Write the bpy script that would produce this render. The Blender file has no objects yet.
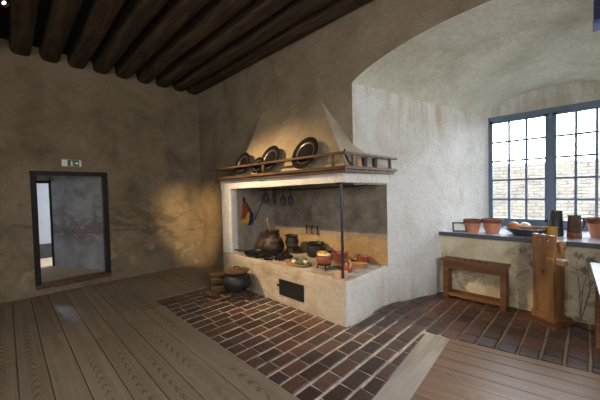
import bpy, bmesh, math, random
from mathutils import Vector, Matrix, noise
random.seed(7)
C = bpy.context.scene.collection
PI = math.pi

# ------------------------------------------------------------------ node helpers
def srgb(r, g, b):
    f = lambda c: (c/255/12.92) if c/255 <= .04045 else ((c/255+.055)/1.055)**2.4
    return (f(r), f(g), f(b), 1)

class NT:
    def __init__(s, name):
        s.m = bpy.data.materials.new(name); s.m.use_nodes = True
        s.t = s.m.node_tree; s.t.nodes.clear()
        s.out = s.n('ShaderNodeOutputMaterial'); s.b = s.n('ShaderNodeBsdfPrincipled')
        s.l(s.b.outputs[0], s.out.inputs[0])
        s.tc = s.n('ShaderNodeTexCoord')
    def n(s, k): return s.t.nodes.new(k)
    def l(s, a, b): s.t.links.new(a, b)
    def map(s, scale=(1, 1, 1), src=None, rot=(0, 0, 0)):
        m = s.n('ShaderNodeMapping'); m.inputs['Scale'].default_value = scale
        m.inputs['Rotation'].default_value = rot
        s.l(src or s.tc.outputs['Object'], m.inputs[0]); return m.outputs[0]
    def noise(s, vec, scale, detail=6, rough=.6, dist=0, w=None):
        q = s.n('ShaderNodeTexNoise')
        if w is not None:
            q.noise_dimensions = '4D'; s.l(w, q.inputs['W'])
        q.inputs['Scale'].default_value = scale; q.inputs['Detail'].default_value = detail
        q.inputs['Roughness'].default_value = rough; q.inputs['Distortion'].default_value = dist
        s.l(vec, q.inputs['Vector']); return q.outputs[0]
    def ramp(s, fac, stops):
        r = s.n('ShaderNodeValToRGB'); e = r.color_ramp.elements
        while len(e) < len(stops): e.new(.5)
        for i, (p, c) in enumerate(stops):
            e[i].position = p
            e[i].color = c if len(c) == 4 else (*c, 1)
        s.l(fac, r.inputs[0]); return r.outputs[0]
    def mix(s, fac, a, b, mode='MIX'):
        x = s.n('ShaderNodeMix'); x.data_type = 'RGBA'; x.blend_type = mode
        for v, i in ((fac, 0), (a, 6), (b, 7)):
            if hasattr(v, 'links'): s.l(v, x.inputs[i])
            else: x.inputs[i].default_value = v
        return x.outputs[2]
    def math(s, op, a, b=0., c=None):
        x = s.n('ShaderNodeMath'); x.operation = op
        for i, v in enumerate((a, b) if c is None else (a, b, c)):
            if hasattr(v, 'links'): s.l(v, x.inputs[i])
            else: x.inputs[i].default_value = v
        return x.outputs[0]
    def sep(s, vec=None):
        x = s.n('ShaderNodeSeparateXYZ'); s.l(vec or s.tc.outputs['Object'], x.inputs[0]); return x.outputs
    def mrange(s, v, a, b, c=0., d=1.):
        x = s.n('ShaderNodeMapRange'); s.l(v, x.inputs[0])
        for i, q in enumerate((a, b, c, d)): x.inputs[i+1].default_value = q
        return x.outputs[0]
    def bump(s, h, strength=.3, dist=.02):
        b = s.n('ShaderNodeBump'); b.inputs['Strength'].default_value = strength
        b.inputs['Distance'].default_value = dist; s.l(h, b.inputs['Height'])
        s.l(b.outputs[0], s.b.inputs['Normal'])
    def fin(s, col, rough=.8, metal=0., spec=.3):
        if hasattr(col, 'links'): s.l(col, s.b.inputs['Base Color'])
        else: s.b.inputs['Base Color'].default_value = col
        if hasattr(rough, 'links'): s.l(rough, s.b.inputs['Roughness'])
        else: s.b.inputs['Roughness'].default_value = rough
        s.b.inputs['Metallic'].default_value = metal
        s.b.inputs['Specular IOR Level'].default_value = spec
        return s.m
W4 = (1, 1, 1, 1)
def G(v): return (v, v, v, 1)

def plaster(name, base, light, dark, scale=1.6, bump=.5):
    t = NT(name); v = t.map()
    n1 = t.noise(v, scale, 8, .62, .4); n2 = t.noise(v, scale*5, 6, .65); n3 = t.noise(v, scale*.45, 4, .55, .3)
    c = t.ramp(n1, [(.32, dark), (.5, base), (.68, light)])
    c = t.mix(t.mrange(n2, .35, .75, 0, .45), c, dark)
    c = t.mix(t.mrange(n3, .45, .7, 0, .5), c, light)
    n6 = t.noise(t.map((1, 1, 2.2)), 26, 6, .72, .3)
    c = t.mix(t.mrange(n6, .32, .68), t.mix(1., c, G(.80), 'MULTIPLY'), t.mix(1., c, G(1.08), 'MULTIPLY'))
    n4 = t.noise(v, 9, 8, .65); n5 = t.noise(v, 38, 5, .7)
    t.bump(t.math('ADD', n4, t.math('MULTIPLY', n5, .55)), bump*1.25, .035)
    return t, c, v
M = {}
# left wall: tan-brown plaster with a worn, stained band beside the doorway
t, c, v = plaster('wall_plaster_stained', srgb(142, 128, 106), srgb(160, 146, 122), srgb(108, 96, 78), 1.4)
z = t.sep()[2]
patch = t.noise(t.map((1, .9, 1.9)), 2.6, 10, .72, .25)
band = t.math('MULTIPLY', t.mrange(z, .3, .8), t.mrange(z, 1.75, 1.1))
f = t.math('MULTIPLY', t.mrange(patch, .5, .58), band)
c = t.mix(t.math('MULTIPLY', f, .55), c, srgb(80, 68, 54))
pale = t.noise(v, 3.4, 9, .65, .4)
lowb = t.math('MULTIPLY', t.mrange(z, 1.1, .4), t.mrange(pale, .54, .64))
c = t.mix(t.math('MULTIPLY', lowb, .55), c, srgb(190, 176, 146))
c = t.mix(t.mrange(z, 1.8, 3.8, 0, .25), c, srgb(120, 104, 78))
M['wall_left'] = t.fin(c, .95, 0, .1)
t, c, v = plaster('wall_plaster_brown', srgb(150, 136, 114), srgb(166, 152, 130), srgb(126, 112, 92), 1.8)
M['wall_brown'] = t.fin(c, .95, 0, .1)
# niche plaster: limewashed, yellower towards the vault and the floor
t, c, v = plaster('niche_limewash', srgb(232, 232, 228), srgb(240, 240, 238), srgb(212, 209, 200), 1.7, .65)
z = t.sep()[2]
st = t.noise(t.map((2.2, 2.2, .35)), 2.5, 6, .6)
c = t.mix(t.math('MULTIPLY', t.mrange(st, .45, .7), t.math('MULTIPLY', t.mrange(z, 2.0, 2.6), .75)), c, srgb(188, 172, 134))
c = t.mix(t.math('MULTIPLY', t.mrange(st, .42, .65), t.mrange(z, .5, .05, 0, .5)), c, srgb(170, 152, 116))
M['niche'] = t.fin(c, .95, 0, .1)
t, c, v = plaster('vault_limewash', srgb(216, 215, 196), srgb(228, 228, 212), srgb(192, 189, 168), 2.2, .6)
M['vault'] = t.fin(c, .95, 0, .1)
t, c, v = plaster('apron_plaster', srgb(230, 219, 188), srgb(240, 232, 210), srgb(202, 188, 156), 2.5, .7)
z = t.sep()[2]
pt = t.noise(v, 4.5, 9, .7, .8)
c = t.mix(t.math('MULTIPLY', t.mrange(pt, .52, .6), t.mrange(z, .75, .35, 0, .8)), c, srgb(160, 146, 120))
M['apron'] = t.fin(c, .95, 0, .1)
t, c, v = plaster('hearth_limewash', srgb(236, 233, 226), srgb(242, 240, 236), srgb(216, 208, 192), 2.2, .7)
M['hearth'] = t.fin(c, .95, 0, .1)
t, c, v = plaster('hearth_limewash_dimmed_front', srgb(198, 185, 163), srgb(216, 205, 186), srgb(166, 149, 122), 2.6, .8)  # dimness of the hearth front painted in: darker, tanner than the side
M['hearth_dimmed'] = t.fin(c, .95, 0, .1)
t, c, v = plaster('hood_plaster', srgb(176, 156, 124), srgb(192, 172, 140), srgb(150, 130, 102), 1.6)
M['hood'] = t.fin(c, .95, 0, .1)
t, c, v = plaster('hood_plaster_lit_side', srgb(200, 190, 168), srgb(212, 204, 184), srgb(176, 162, 136), 1.8)  # paler copy of the hood plaster, brighter light on this side painted in
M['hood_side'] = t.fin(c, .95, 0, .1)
# fireplace inside: tan plaster below, soot above
t, c, v = plaster('sooty_plaster', srgb(176, 148, 108), srgb(192, 166, 126), srgb(150, 122, 86), 2.4)
s = t.sep(); n = t.noise(v, 2.2, 7, .65, .5)
lvl = t.math('ADD', s[2], t.math('MULTIPLY', t.math('SUBTRACT', n, .5), .35))
soot = t.mrange(lvl, .84, .9)
c2 = t.ramp(t.noise(v, 4, 8, .7), [(.3, srgb(96, 91, 83)), (.52, srgb(140, 133, 121)), (.72, srgb(168, 158, 142))])
c = t.mix(t.math('MULTIPLY', soot, .94), c, c2)
M['soot'] = t.fin(c, .95, 0, .1)
t, c, v = plaster('smoky_grey_plaster', srgb(158, 150, 136), srgb(176, 168, 152), srgb(128, 120, 108), 2.2)
M['soot_side'] = t.fin(c, .95, 0, .1)
t, c, v = plaster('hearth_top_stone', srgb(172, 160, 146), srgb(212, 206, 198), srgb(130, 112, 94), 3.2)
M['hearth_top'] = t.fin(c, .85, 0, .2)

def wood(name, dark, mid, light, along='X', sc=1., grain=26., rough=.6, bump=.25, knots=False, spec=.3, rg=.3):
    t = NT(name)
    st = {'X': (.35, 3.2, 3.2), 'Y': (3.2, .35, 3.2), 'Z': (3.2, 3.2, .35)}[along]
    a = t.n('ShaderNodeAttribute'); a.attribute_name = 'seed'
    w = t.math('MULTIPLY', a.outputs['Fac'], 37.)
    v = t.map(tuple(q*sc for q in st))
    n1 = t.noise(v, 1., 3, .5, .25, w)
    ring = t.math('SINE', t.math('MULTIPLY', n1, grain*PI))
    ring = t.mrange(ring, -1, 1)
    fine = t.noise(t.map(tuple(q*sc*9 for q in st)), 1., 5, .7, 0, w)
    c = t.ramp(t.math('ADD', t.math('MULTIPLY', ring, rg), t.math('MULTIPLY', fine, 1-rg)),
               [(.2, dark), (.5, mid), (.8, light)])
    big = t.noise(t.map((.8, .8, .8)), 1.2, 4, .6, 0, w)
    c = t.mix(t.mrange(big, .35, .7, 0, .4), c, dark)
    c = t.mix(1., c, t.ramp(a.outputs['Fac'], [(0, G(.82)), (1, G(1.))]), 'MULTIPLY') if knots else c
    t.bump(t.math('ADD', t.math('MULTIPLY', ring, .4), fine), bump, .01)
    return t.fin(c, rough, 0, spec)
M['plank'] = wood('weathered_floor_boards', srgb(98, 86, 74), srgb(142, 128, 112), srgb(160, 146, 128), 'X', 1.1, 22, .75, .15, True, .15)
M['plank_r'] = wood('brown_floor_boards', srgb(100, 82, 68), srgb(140, 116, 98), srgb(158, 134, 114), 'X', 1.1, 12, .5, .12, True, .3)
M['board'] = wood('pale_threshold_board', srgb(150, 140, 128), srgb(186, 176, 162), srgb(204, 195, 182), 'Y', 1.1, 8, .6, .15)
M['beam'] = wood('blackened_oak_beam', srgb(40, 32, 24), srgb(70, 57, 43), srgb(92, 76, 58), 'X', 1., 16, .8, .6)
M['ceil'] = wood('blackened_ceiling_boards', srgb(20, 16, 12), srgb(30, 24, 18), srgb(38, 31, 24), 'X', 1., 10, .9, .4)
M['shelf'] = wood('brown_shelf_wood', srgb(60, 42, 28), srgb(100, 74, 52), srgb(124, 96, 70), 'X', 2., 10, .5, .2)
M['oak'] = wood('honey_oak', srgb(122, 86, 54), srgb(156, 114, 74), srgb(176, 134, 92), 'Z', 2., 8, .5, .12)
M['bench'] = wood('bench_oak', srgb(90, 60, 38), srgb(122, 84, 54), srgb(142, 102, 68), 'X', 2., 10, .5, .12)
M['darkwood'] = wood('dark_door_timber', srgb(18, 14, 12), srgb(32, 26, 22), srgb(42, 35, 29), 'Z', 1.5, 10, .6, .2)
M['log'] = wood('firewood_bark', srgb(52, 38, 28), srgb(92, 68, 48), srgb(124, 94, 68), 'X', 3, 8, .9, .5)
M['treen'] = wood('pale_carved_wood', srgb(140, 98, 60), srgb(182, 138, 92), srgb(204, 164, 118), 'X', 4, 8, .6, .15)

def boards(name, dark, mid, light, fig, rough, spec, figamt=.75):
    t = NT(name)
    a = t.n('ShaderNodeAttribute'); a.attribute_name = 'tint'
    sp = t.n('ShaderNodeSeparateColor'); t.l(a.outputs['Color'], sp.inputs[0])
    u, v, sd = sp.outputs[0], sp.outputs[1], sp.outputs[2]
    cv = t.n('ShaderNodeCombineXYZ'); t.l(t.math('MULTIPLY', u, 1.), cv.inputs[0]); t.l(v, cv.inputs[1]); t.l(t.math('MULTIPLY', sd, 31.), cv.inputs[2])
    fine = t.noise(t.map((2.2, 26, 1), cv.outputs[0]), 1., 6, .7)
    mid_n = t.noise(t.map((.6, 5, 1), cv.outputs[0]), 1., 4, .6)
    wander = t.math('MULTIPLY', t.math('SUBTRACT', t.noise(t.map((.7, 0, 1), cv.outputs[0]), 1., 2, .5), .5), .5)
    vv = t.math('SUBTRACT', v, wander); av = t.math('ABSOLUTE', vv)
    ph = t.math('ADD', t.math('ADD', t.math('MULTIPLY', u, 8.), t.math('MULTIPLY', t.math('MULTIPLY', vv, vv), -34.)), t.math('MULTIPLY', mid_n, 3.))
    ring = t.mrange(t.math('SINE', t.math('MULTIPLY', ph, 2*PI)), .15, .9)
    mask = t.math('MULTIPLY', t.mrange(av, .2, .06), t.mrange(t.noise(t.map((.5, 0, 1), cv.outputs[0]), 1.3, 2, .5), .42, .55))
    c = t.ramp(t.math('ADD', t.math('MULTIPLY', fine, .6), t.math('MULTIPLY', mid_n, .4)), [(.3, dark), (.5, mid), (.68, light)])
    c = t.mix(t.math('MULTIPLY', t.math('MULTIPLY', ring, mask), figamt), c, fig)
    big = t.noise(t.map(), .9, 4, .6)
    c = t.mix(t.mrange(big, .35, .7, 0, .35), c, dark)
    c = t.mix(1., c, t.ramp(sd, [(0, G(.84)), (1, G(1.06))]), 'MULTIPLY')
    t.bump(fine, .15, .008)
    return t.fin(c, rough, 0, spec)
M['plank'] = boards('weathered_floor_boards', srgb(130, 113, 94), srgb(158, 140, 118), srgb(174, 156, 134), srgb(66, 52, 42), .7, .2, .6)
M['plank_r'] = boards('brown_floor_boards', srgb(114, 86, 64), srgb(150, 118, 92), srgb(168, 138, 112), srgb(84, 60, 44), .38, .4, .45)
def simple(name, col, rough=.5, metal=0., spec=.4, var=.25, scale=14, bump=.1, dark=None):
    t = NT(name); v = t.map()
    n = t.noise(v, scale, 6, .65)
    d = dark or tuple(q*(1-var*1.6) for q in col[:3])+(1,)
    l = tuple(min(1, q*(1+var)) for q in col[:3])+(1,)
    c = t.ramp(n, [(.3, d), (.5, col), (.7, l)])
    t.bump(n, bump, .01)
    return t.fin(c, rough, metal, spec)
M['iron'] = simple('black_cast_iron', srgb(40, 38, 38), .5, .3, .5)
M['iron_warm'] = simple('brown_rusted_iron', srgb(58, 47, 40), .5, .4, .5, .4, 9)
M['rust'] = simple('rusty_collar', srgb(86, 66, 52), .6, .2, .4, .3, 9)
M['pole'] = simple('blued_iron_bar', srgb(62, 66, 76), .38, .6, .5)
M['dish'] = simple('dark_pewter', srgb(24, 20, 17), .6, 0, .08, .3, 8)
M['dish_highlight'] = simple('pewter_painted_highlight', srgb(80, 75, 67), .3, .3, .5, .25, 12)  # gloss highlight on the dishes painted as a paler ring
M['terra'] = simple('terracotta_glaze', srgb(146, 84, 58), .35, 0, .5, .25, 9)
M['terra_pot'] = simple('matte_terracotta', srgb(200, 138, 110), .75, 0, .3, .2, 10)
M['terra_rim'] = simple('dark_terracotta', srgb(128, 84, 64), .7, 0, .3, .2, 10)
M['stoneware'] = simple('dark_glazed_stoneware', srgb(58, 60, 66), .25, 0, .6, .3, 8)
M['jugbrown'] = simple('brown_salt_glaze', srgb(92, 70, 56), .25, 0, .6, .3, 8)
M['ochre'] = simple('ochre_glaze', srgb(186, 140, 62), .25, 0, .6, .2, 8)
M['sill'] = simple('blue_grey_sill_sky_sheen', srgb(206, 213, 226), .16, 0, .9, .08, 3, .05)  # near-white base has the sky reflection put into the colour
M['sill_edge'] = simple('slate_edge', srgb(78, 84, 94), .4, 0, .5, .1, 6)
M['winframe'] = simple('blue_grey_paint_with_glare', srgb(104, 124, 146), .45, 0, .4, .12, 6, .05)  # dark blue-grey paint, lightened to put window glare into the colour
M['onion'] = simple('onion_skin', srgb(186, 118, 76), .45, 0, .4, .25, 10)
M['garlic'] = simple('white_bulb', srgb(226, 214, 200), .5, 0, .4, .1, 10)
M['root'] = simple('brown_root', srgb(150, 104, 72), .7, 0, .3, .25, 14)
M['green'] = simple('green_leaf', srgb(98, 110, 72), .55, 0, .4, .3, 12)
M['yellow_food'] = simple('yellow_crumb', srgb(214, 164, 54), .6, 0, .3, .25, 20)
M['white_food'] = simple('white_curd', srgb(222, 206, 176), .6, 0, .3, .1, 20)
M['charcoal'] = simple('charcoal', srgb(30, 28, 27), .9, 0, .2, .4, 16, .4)
M['brickstone'] = simple('pale_fired_brick', srgb(206, 166, 136), .85, 0, .2, .15, 10, .3)
M['red'] = simple('rust_red_cloth', srgb(132, 70, 44), .95, 0, .1, .25, 18)
M['yellow'] = simple('yellow_cloth', srgb(196, 156, 66), .95, 0, .1, .15, 18)
M['blue'] = simple('navy_cloth', srgb(38, 48, 84), .95, 0, .1, .25, 18)
M['leather'] = simple('dark_brown_leather', srgb(60, 36, 24), .7, 0, .3, .25, 18)
M['white_paint'] = simple('white_paper', srgb(226, 226, 222), .6, 0, .3, .04, 5, .02)
M['black'] = simple('black_paint', srgb(22, 22, 25), .45, 0, .4, .1, 5, .02)
M['navy'] = simple('dark_navy_housing', srgb(32, 38, 62), .4, 0, .4, .1, 5, .02)
M['navy_light'] = simple('blue_rim', srgb(64, 88, 140), .35, 0, .4, .1, 5, .02)
M['tabletop'] = simple('pale_blue_table_paint', srgb(176, 194, 216), .25, 0, .5, .05, 4, .03)
M['signgreen'] = simple('sign_green', srgb(20, 104, 74), .4, 0, .4, .05, 4, .0)
M['signwhite'] = simple('sign_white', srgb(236, 226, 214), .4, 0, .4, .02, 4, .0)
M['signframe'] = simple('sign_tan_housing', srgb(140, 116, 92), .5, 0, .4, .08, 5, .02)
M['twig'] = simple('dry_twig', srgb(146, 134, 128), .9, 0, .2, .3, 20)
M['bluewhite'] = simple('white_limewash_passage', srgb(150, 155, 164), .95, 0, .1, .05, 3, .1)
M['passage_dark'] = simple('dark_skirting', srgb(60, 58, 60), .8, 0, .2, .2, 4)
M['woodspoon'] = simple('pale_spoon_wood', srgb(150, 112, 70), .7, 0, .3, .15, 10)
t, c, v = plaster('passage_plaster', srgb(150, 148, 148), srgb(170, 168, 168), srgb(116, 112, 110), 2)
pp = t.noise(t.map((1, 1, 1.6)), 2.2, 9, .7, .5); zz = t.sep()[2]
bnd = t.math('MULTIPLY', t.mrange(zz, .6, .85), t.mrange(zz, 1.45, 1.2))
br = t.n('ShaderNodeTexBrick'); br.inputs['Scale'].default_value = 5.; t.l(t.map((1, 1, 1), rot=(PI/2, 0, 0)), br.inputs[0])
br.inputs['Color1'].default_value = srgb(92, 84, 80); br.inputs['Color2'].default_value = srgb(108, 98, 92); br.inputs['Mortar'].default_value = srgb(132, 126, 122)
c = t.mix(t.math('MULTIPLY', t.mrange(pp, .45, .54), t.math('MULTIPLY', bnd, .85)), c, br.outputs[0])
M['passage'] = t.fin(c, .95, 0, .1)
# emissive lens of the ceiling spotlight
t = NT('lamp_lens'); t.b.inputs['Emission Color'].default_value = (1, .85, .65, 1); t.b.inputs['Emission Strength'].default_value = 4; M['lens'] = t.fin(srgb(255, 240, 220))
# bricks
t = NT('floor_brick'); v = t.map()
a = t.n('ShaderNodeAttribute'); a.attribute_name = 'tint'
n = t.noise(v, 16, 8, .7); n2 = t.noise(v, 60, 4, .6)
c = t.mix(t.mrange(n, .3, .7, 0, .55), a.outputs['Color'], srgb(52, 38, 36))
c = t.mix(t.mrange(n2, .58, .75, 0, .4), c, srgb(150, 128, 112))
t.bump(t.math('ADD', n, t.math('MULTIPLY', n2, .4)), .4, .012)
M['brick'] = t.fin(c, t.mrange(n, .3, .7, .25, .55), 0, .6)
M['mortar'] = simple('lime_mortar', srgb(200, 192, 178), .95, 0, .1, .22, 18, .4)
M['mortar_dark'] = simple('worn_mortar', srgb(138, 124, 108), .95, 0, .1, .22, 18, .4)
# courtyard stone wall
t = NT('courtyard_stone'); s = t.sep()
cv = t.n('ShaderNodeCombineXYZ'); wob = t.noise(t.map(), 2.2, 4, .6)
t.l(t.math('ADD', s[0], t.math('MULTIPLY', wob, .25)), cv.inputs[0]); t.l(t.math('ADD', s[2], t.math('MULTIPLY', wob, .14)), cv.inputs[1])
br = t.n('ShaderNodeTexBrick'); br.inputs['Scale'].default_value = 1.; br.inputs['Brick Width'].default_value = .25; br.inputs['Row Height'].default_value = .08
br.inputs['Mortar Size'].default_value = .016; br.inputs['Mortar Smooth'].default_value = .4
br.inputs['Color1'].default_value = srgb(98, 94, 88); br.inputs['Color2'].default_value = srgb(80, 76, 71); br.inputs['Mortar'].default_value = srgb(54, 51, 48)
t.l(cv.outputs[0], br.inputs[0])
c = t.mix(t.mrange(t.noise(t.map(), 5, 6, .7), .35, .7, 0, .6), br.outputs[0], srgb(106, 101, 93))
M['court'] = t.fin(c, .95, 0, .1)
M['gravel'] = simple('courtyard_gravel', srgb(150, 142, 130), .95, 0, .1, .2, 20, .3)
# window glass: clear pane with a faint reflection
t = NT('window_glass'); tr = t.n('ShaderNodeBsdfTransparent'); gl = t.n('ShaderNodeBsdfGlossy'); mx = t.n('ShaderNodeMixShader')
gl.inputs['Roughness'].default_value = .02; fr = t.n('ShaderNodeFresnel'); fr.inputs[0].default_value = 1.25
t.l(fr.outputs[0], mx.inputs[0]); t.l(tr.outputs[0], mx.inputs[1]); t.l(gl.outputs[0], mx.inputs[2]); t.l(mx.outputs[0], t.out.inputs[0])
M['glass'] = t.m

# ------------------------------------------------------------------ mesh helpers
class MB:
    def __init__(s):
        s.bm = bmesh.new(); s.seed = s.bm.faces.layers.float.new('seed'); s.tint = s.bm.loops.layers.float_color.new('tint')
    def face(s, vs, seed=None, tint=None):
        try: f = s.bm.faces.new(vs)
        except ValueError: return None
        if seed is not None: f[s.seed] = seed
        if tint:
            for lp in f.loops: lp[s.tint] = (*tint, 1)
        return f
    def poly(s, pts, seed=None):
        return s.face([s.bm.verts.new(p) for p in pts], seed)
    def box(s, x0, x1, y0, y1, z0, z1, bevel=0, seg=2, mtx=None, seed=None):
        v = [s.bm.verts.new((x, y, z)) for x in (x0, x1) for y in (y0, y1) for z in (z0, z1)]
        fs = [s.face([v[i] for i in q], seed) for q in ((0, 1, 3, 2), (4, 6, 7, 5), (0, 4, 5, 1), (2, 3, 7, 6), (0, 2, 6, 4), (1, 5, 7, 3))]
        if mtx is not None: bmesh.ops.transform(s.bm, matrix=mtx, verts=v)
        if bevel:
            es = list({e for f in fs for e in f.edges})
            bmesh.ops.bevel(s.bm, geom=es, offset=bevel, segments=seg, affect='EDGES', profile=.5)
        return s
    def prism(s, pts, z0, z1):          # vertical prism over an XY outline
        n = len(pts); a = [s.bm.verts.new((x, y, z0)) for x, y in pts]; b = [s.bm.verts.new((x, y, z1)) for x, y in pts]
        s.face(a[::-1]); s.face(b)
        for i in range(n): s.face([a[i], a[(i+1) % n], b[(i+1) % n], b[i]])
        return s
    def lathe(s, prof, seg=24, mtx=None, sx=1, sy=1, wob=0):
        rings = []
        for r, z in prof:
            if r < 1e-5: rings.append([s.bm.verts.new((0, 0, z))])
            else: rings.append([s.bm.verts.new((r*sx*math.cos(2*PI*k/seg), r*sy*math.sin(2*PI*k/seg), z)) for k in range(seg)])
        for a, b in zip(rings, rings[1:]):
            for k in range(seg):
                k2 = (k+1) % seg
                if len(a) == 1 and len(b) == 1: continue
                if len(a) == 1: s.face([a[0], b[k2], b[k]])
                elif len(b) == 1: s.face([a[k], a[k2], b[0]])
                else: s.face([a[k], a[k2], b[k2], b[k]])
        vs = [v for r in rings for v in r]
        if wob:
            for v in vs: v.co += noise.noise_vector(v.co*9)*wob
        if mtx is not None: bmesh.ops.transform(s.bm, matrix=mtx, verts=vs)
        return s
    def tube(s, pts, rad, seg=8, cap=True):
        pts = [Vector(p) for p in pts]; rr = rad if isinstance(rad, (list, tuple)) else [rad]*len(pts)
        rings = []; up = None
        for i, p in enumerate(pts):
            d = (pts[min(i+1, len(pts)-1)]-pts[max(i-1, 0)]).normalized()
            if up is None: up = Vector((0, 0, 1)) if abs(d.z) < .9 else Vector((1, 0, 0))
            a = d.cross(up).normalized(); b = a.cross(d); up = b
            rings.append([s.bm.verts.new(p+(a*math.cos(2*PI*k/seg)+b*math.sin(2*PI*k/seg))*rr[i]) for k in range(seg)])
        for A, B in zip(rings, rings[1:]):
            for k in range(seg): s.face([A[k], A[(k+1) % seg], B[(k+1) % seg], B[k]])
        if cap: s.face(rings[0][::-1]); s.face(rings[-1])
        return s
    def blob(s, r, loc=(0, 0, 0), sc=(1, 1, 1), amp=.15, freq=4, sub=2):
        q = bmesh.ops.create_icosphere(s.bm, subdivisions=sub, radius=1)['verts']
        off = Vector((random.random()*50, random.random()*50, 0))
        for v in q:
            k = 1+amp*noise.noise(v.co*freq*.4+off)
            v.co = Vector((v.co.x*sc[0], v.co.y*sc[1], v.co.z*sc[2]))*r*k + Vector(loc)
        return s
    def rough(s, amp=.008, freq=3., cuts=0):
        if cuts: bmesh.ops.subdivide_edges(s.bm, edges=s.bm.edges[:], cuts=cuts, use_grid_fill=True)
        for v in s.bm.verts: v.co += noise.noise_vector(v.co*freq)*amp
        return s
    def build(s, name, mat, parent=None, smooth=False, world=True, ang=40):
        bm = s.bm
        if parent is not None and world:
            bmesh.ops.transform(bm, matrix=root_matrix(parent).inverted(), verts=bm.verts)
        bmesh.ops.recalc_face_normals(bm, faces=bm.faces[:])
        me = bpy.data.meshes.new(name); bm.to_mesh(me); bm.free()
        ms = mat if isinstance(mat, (list, tuple)) else [mat]
        for m in ms: me.materials.append(m)
        o = bpy.data.objects.new(name, me); C.objects.link(o)
        if parent is not None: o.parent = parent
        if smooth:
            for p in me.polygons: p.use_smooth = True
            try: me.set_sharp_from_angle(angle=math.radians(ang))
            except Exception: pass
        return o
def root_matrix(o):
    m = Matrix.Translation(o.location) @ o.rotation_euler.to_matrix().to_4x4()
    return root_matrix(o.parent) @ m if o.parent else m
def tag(o, label, cat, group=None):
    o['label'] = label; o['category'] = cat
    if group: o['group'] = group
    return o
def thing(name, label, cat, loc=(0, 0, 0), rot=(0, 0, 0), group=None):
    o = bpy.data.objects.new(name, None); C.objects.link(o); o.empty_display_size = .1
    o.location = loc; o.rotation_euler = rot
    return tag(o, label, cat, group)
def struct(o): o['kind'] = 'structure'; return o
def dup(src, loc, rot, label, group=None, scale=None):
    r = src.copy(); C.objects.link(r); r.location = loc; r.rotation_euler = rot
    if scale: r.scale = (scale,)*3
    tag(r, label, src['category'], group)
    for ch in list(src.children):
        c = ch.copy(); C.objects.link(c); c.parent = r
        for g in list(ch.children):
            d = g.copy(); C.objects.link(d); d.parent = c
    return r
def RX(a): return Matrix.Rotation(a, 4, 'X')
def RY(a): return Matrix.Rotation(a, 4, 'Y')
def RZ(a): return Matrix.Rotation(a, 4, 'Z')
def T(*p): return Matrix.Translation(p)

# ------------------------------------------------------------------ camera
cd = bpy.data.cameras.new('camera'); cam = bpy.data.objects.new('camera', cd); C.objects.link(cam)
r_ = Vector((.71118256, .70260287, -.02384465)); u_ = Vector((-.00486724, .03883826, .99923366)); f_ = Vector((-.70299052, .71052149, -.03104083))
mm = Matrix((r_, u_, -f_)).transposed().to_4x4(); mm.translation = (0, 0, 1.6)
cam.matrix_world = mm
cd.sensor_width = 36; cd.lens = 291.964/600*36; cd.clip_start = .05
bpy.context.scene.camera = cam

# ------------------------------------------------------------------ room shell
XL, YW, XR, YB, ZC = -6.348, 3.187, 3.4, -3.2, 4.02
ZTOP = 4.1
def nx(y): return -2.167 + .388*(y-3.187)            # left side wall of the window niche
YN, YG = 4.656, 5.72
def nxr(y): return .867 + (.385-.867)*(y-3.187)/(YG-3.187)
def zfront(x): return 2.967 + .328*max(0, 1-((x+.65)/1.517)**2)**.8
def zrear(x): return 2.735 + .325*max(0, 1-((x+.4)/.786)**2)**.5
# left wall with the doorway opening
DY0, DY1, DZ0, DZ1 = .33, 1.31, .168, 1.975
m = MB()
def wallgrid(m, fn, us, vs, skip=lambda u, v: False, amp=.012):
    grid = {}
    for i, a in enumerate(us):
        for j, b in enumerate(vs):
            p = Vector(fn(a, b)); grid[i, j] = m.bm.verts.new(p + noise.noise_vector(p*2.1)*amp)
    for i in range(len(us)-1):
        for j in range(len(vs)-1):
            if not skip((us[i]+us[i+1])/2, (vs[j]+vs[j+1])/2):
                m.face([grid[i, j], grid[i+1, j], grid[i+1, j+1], grid[i, j+1]])
def lin(a, b, n): return [a+(b-a)*i/n for i in range(n+1)]
ys = sorted(set(lin(YB, DY0, 12)+lin(DY0, DY1, 4)+lin(DY1, YW+.02, 8))); zs = sorted(set([-.02]+lin(DZ0, DZ1, 8)+lin(DZ1, ZTOP, 8)))
wallgrid(m, lambda y, z: (XL, y, z), ys, zs, lambda y, z: DY0 < y < DY1 and DZ0 < z < DZ1, .01)
# door reveal (thickness)
for (ya, yb, za, zb) in ((DY0, DY0, DZ0, DZ1), (DY1, DY1, DZ0, DZ1)):
    m.poly([(XL, ya, za), (XL-.14, ya, za), (XL-.14, yb, zb), (XL, yb, zb)])
m.poly([(XL, DY0, DZ1), (XL-.14, DY0, DZ1), (XL-.14, DY1, DZ1), (XL, DY1, DZ1)])
struct(m.build('wall_left', M['wall_left'], smooth=True))
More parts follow.
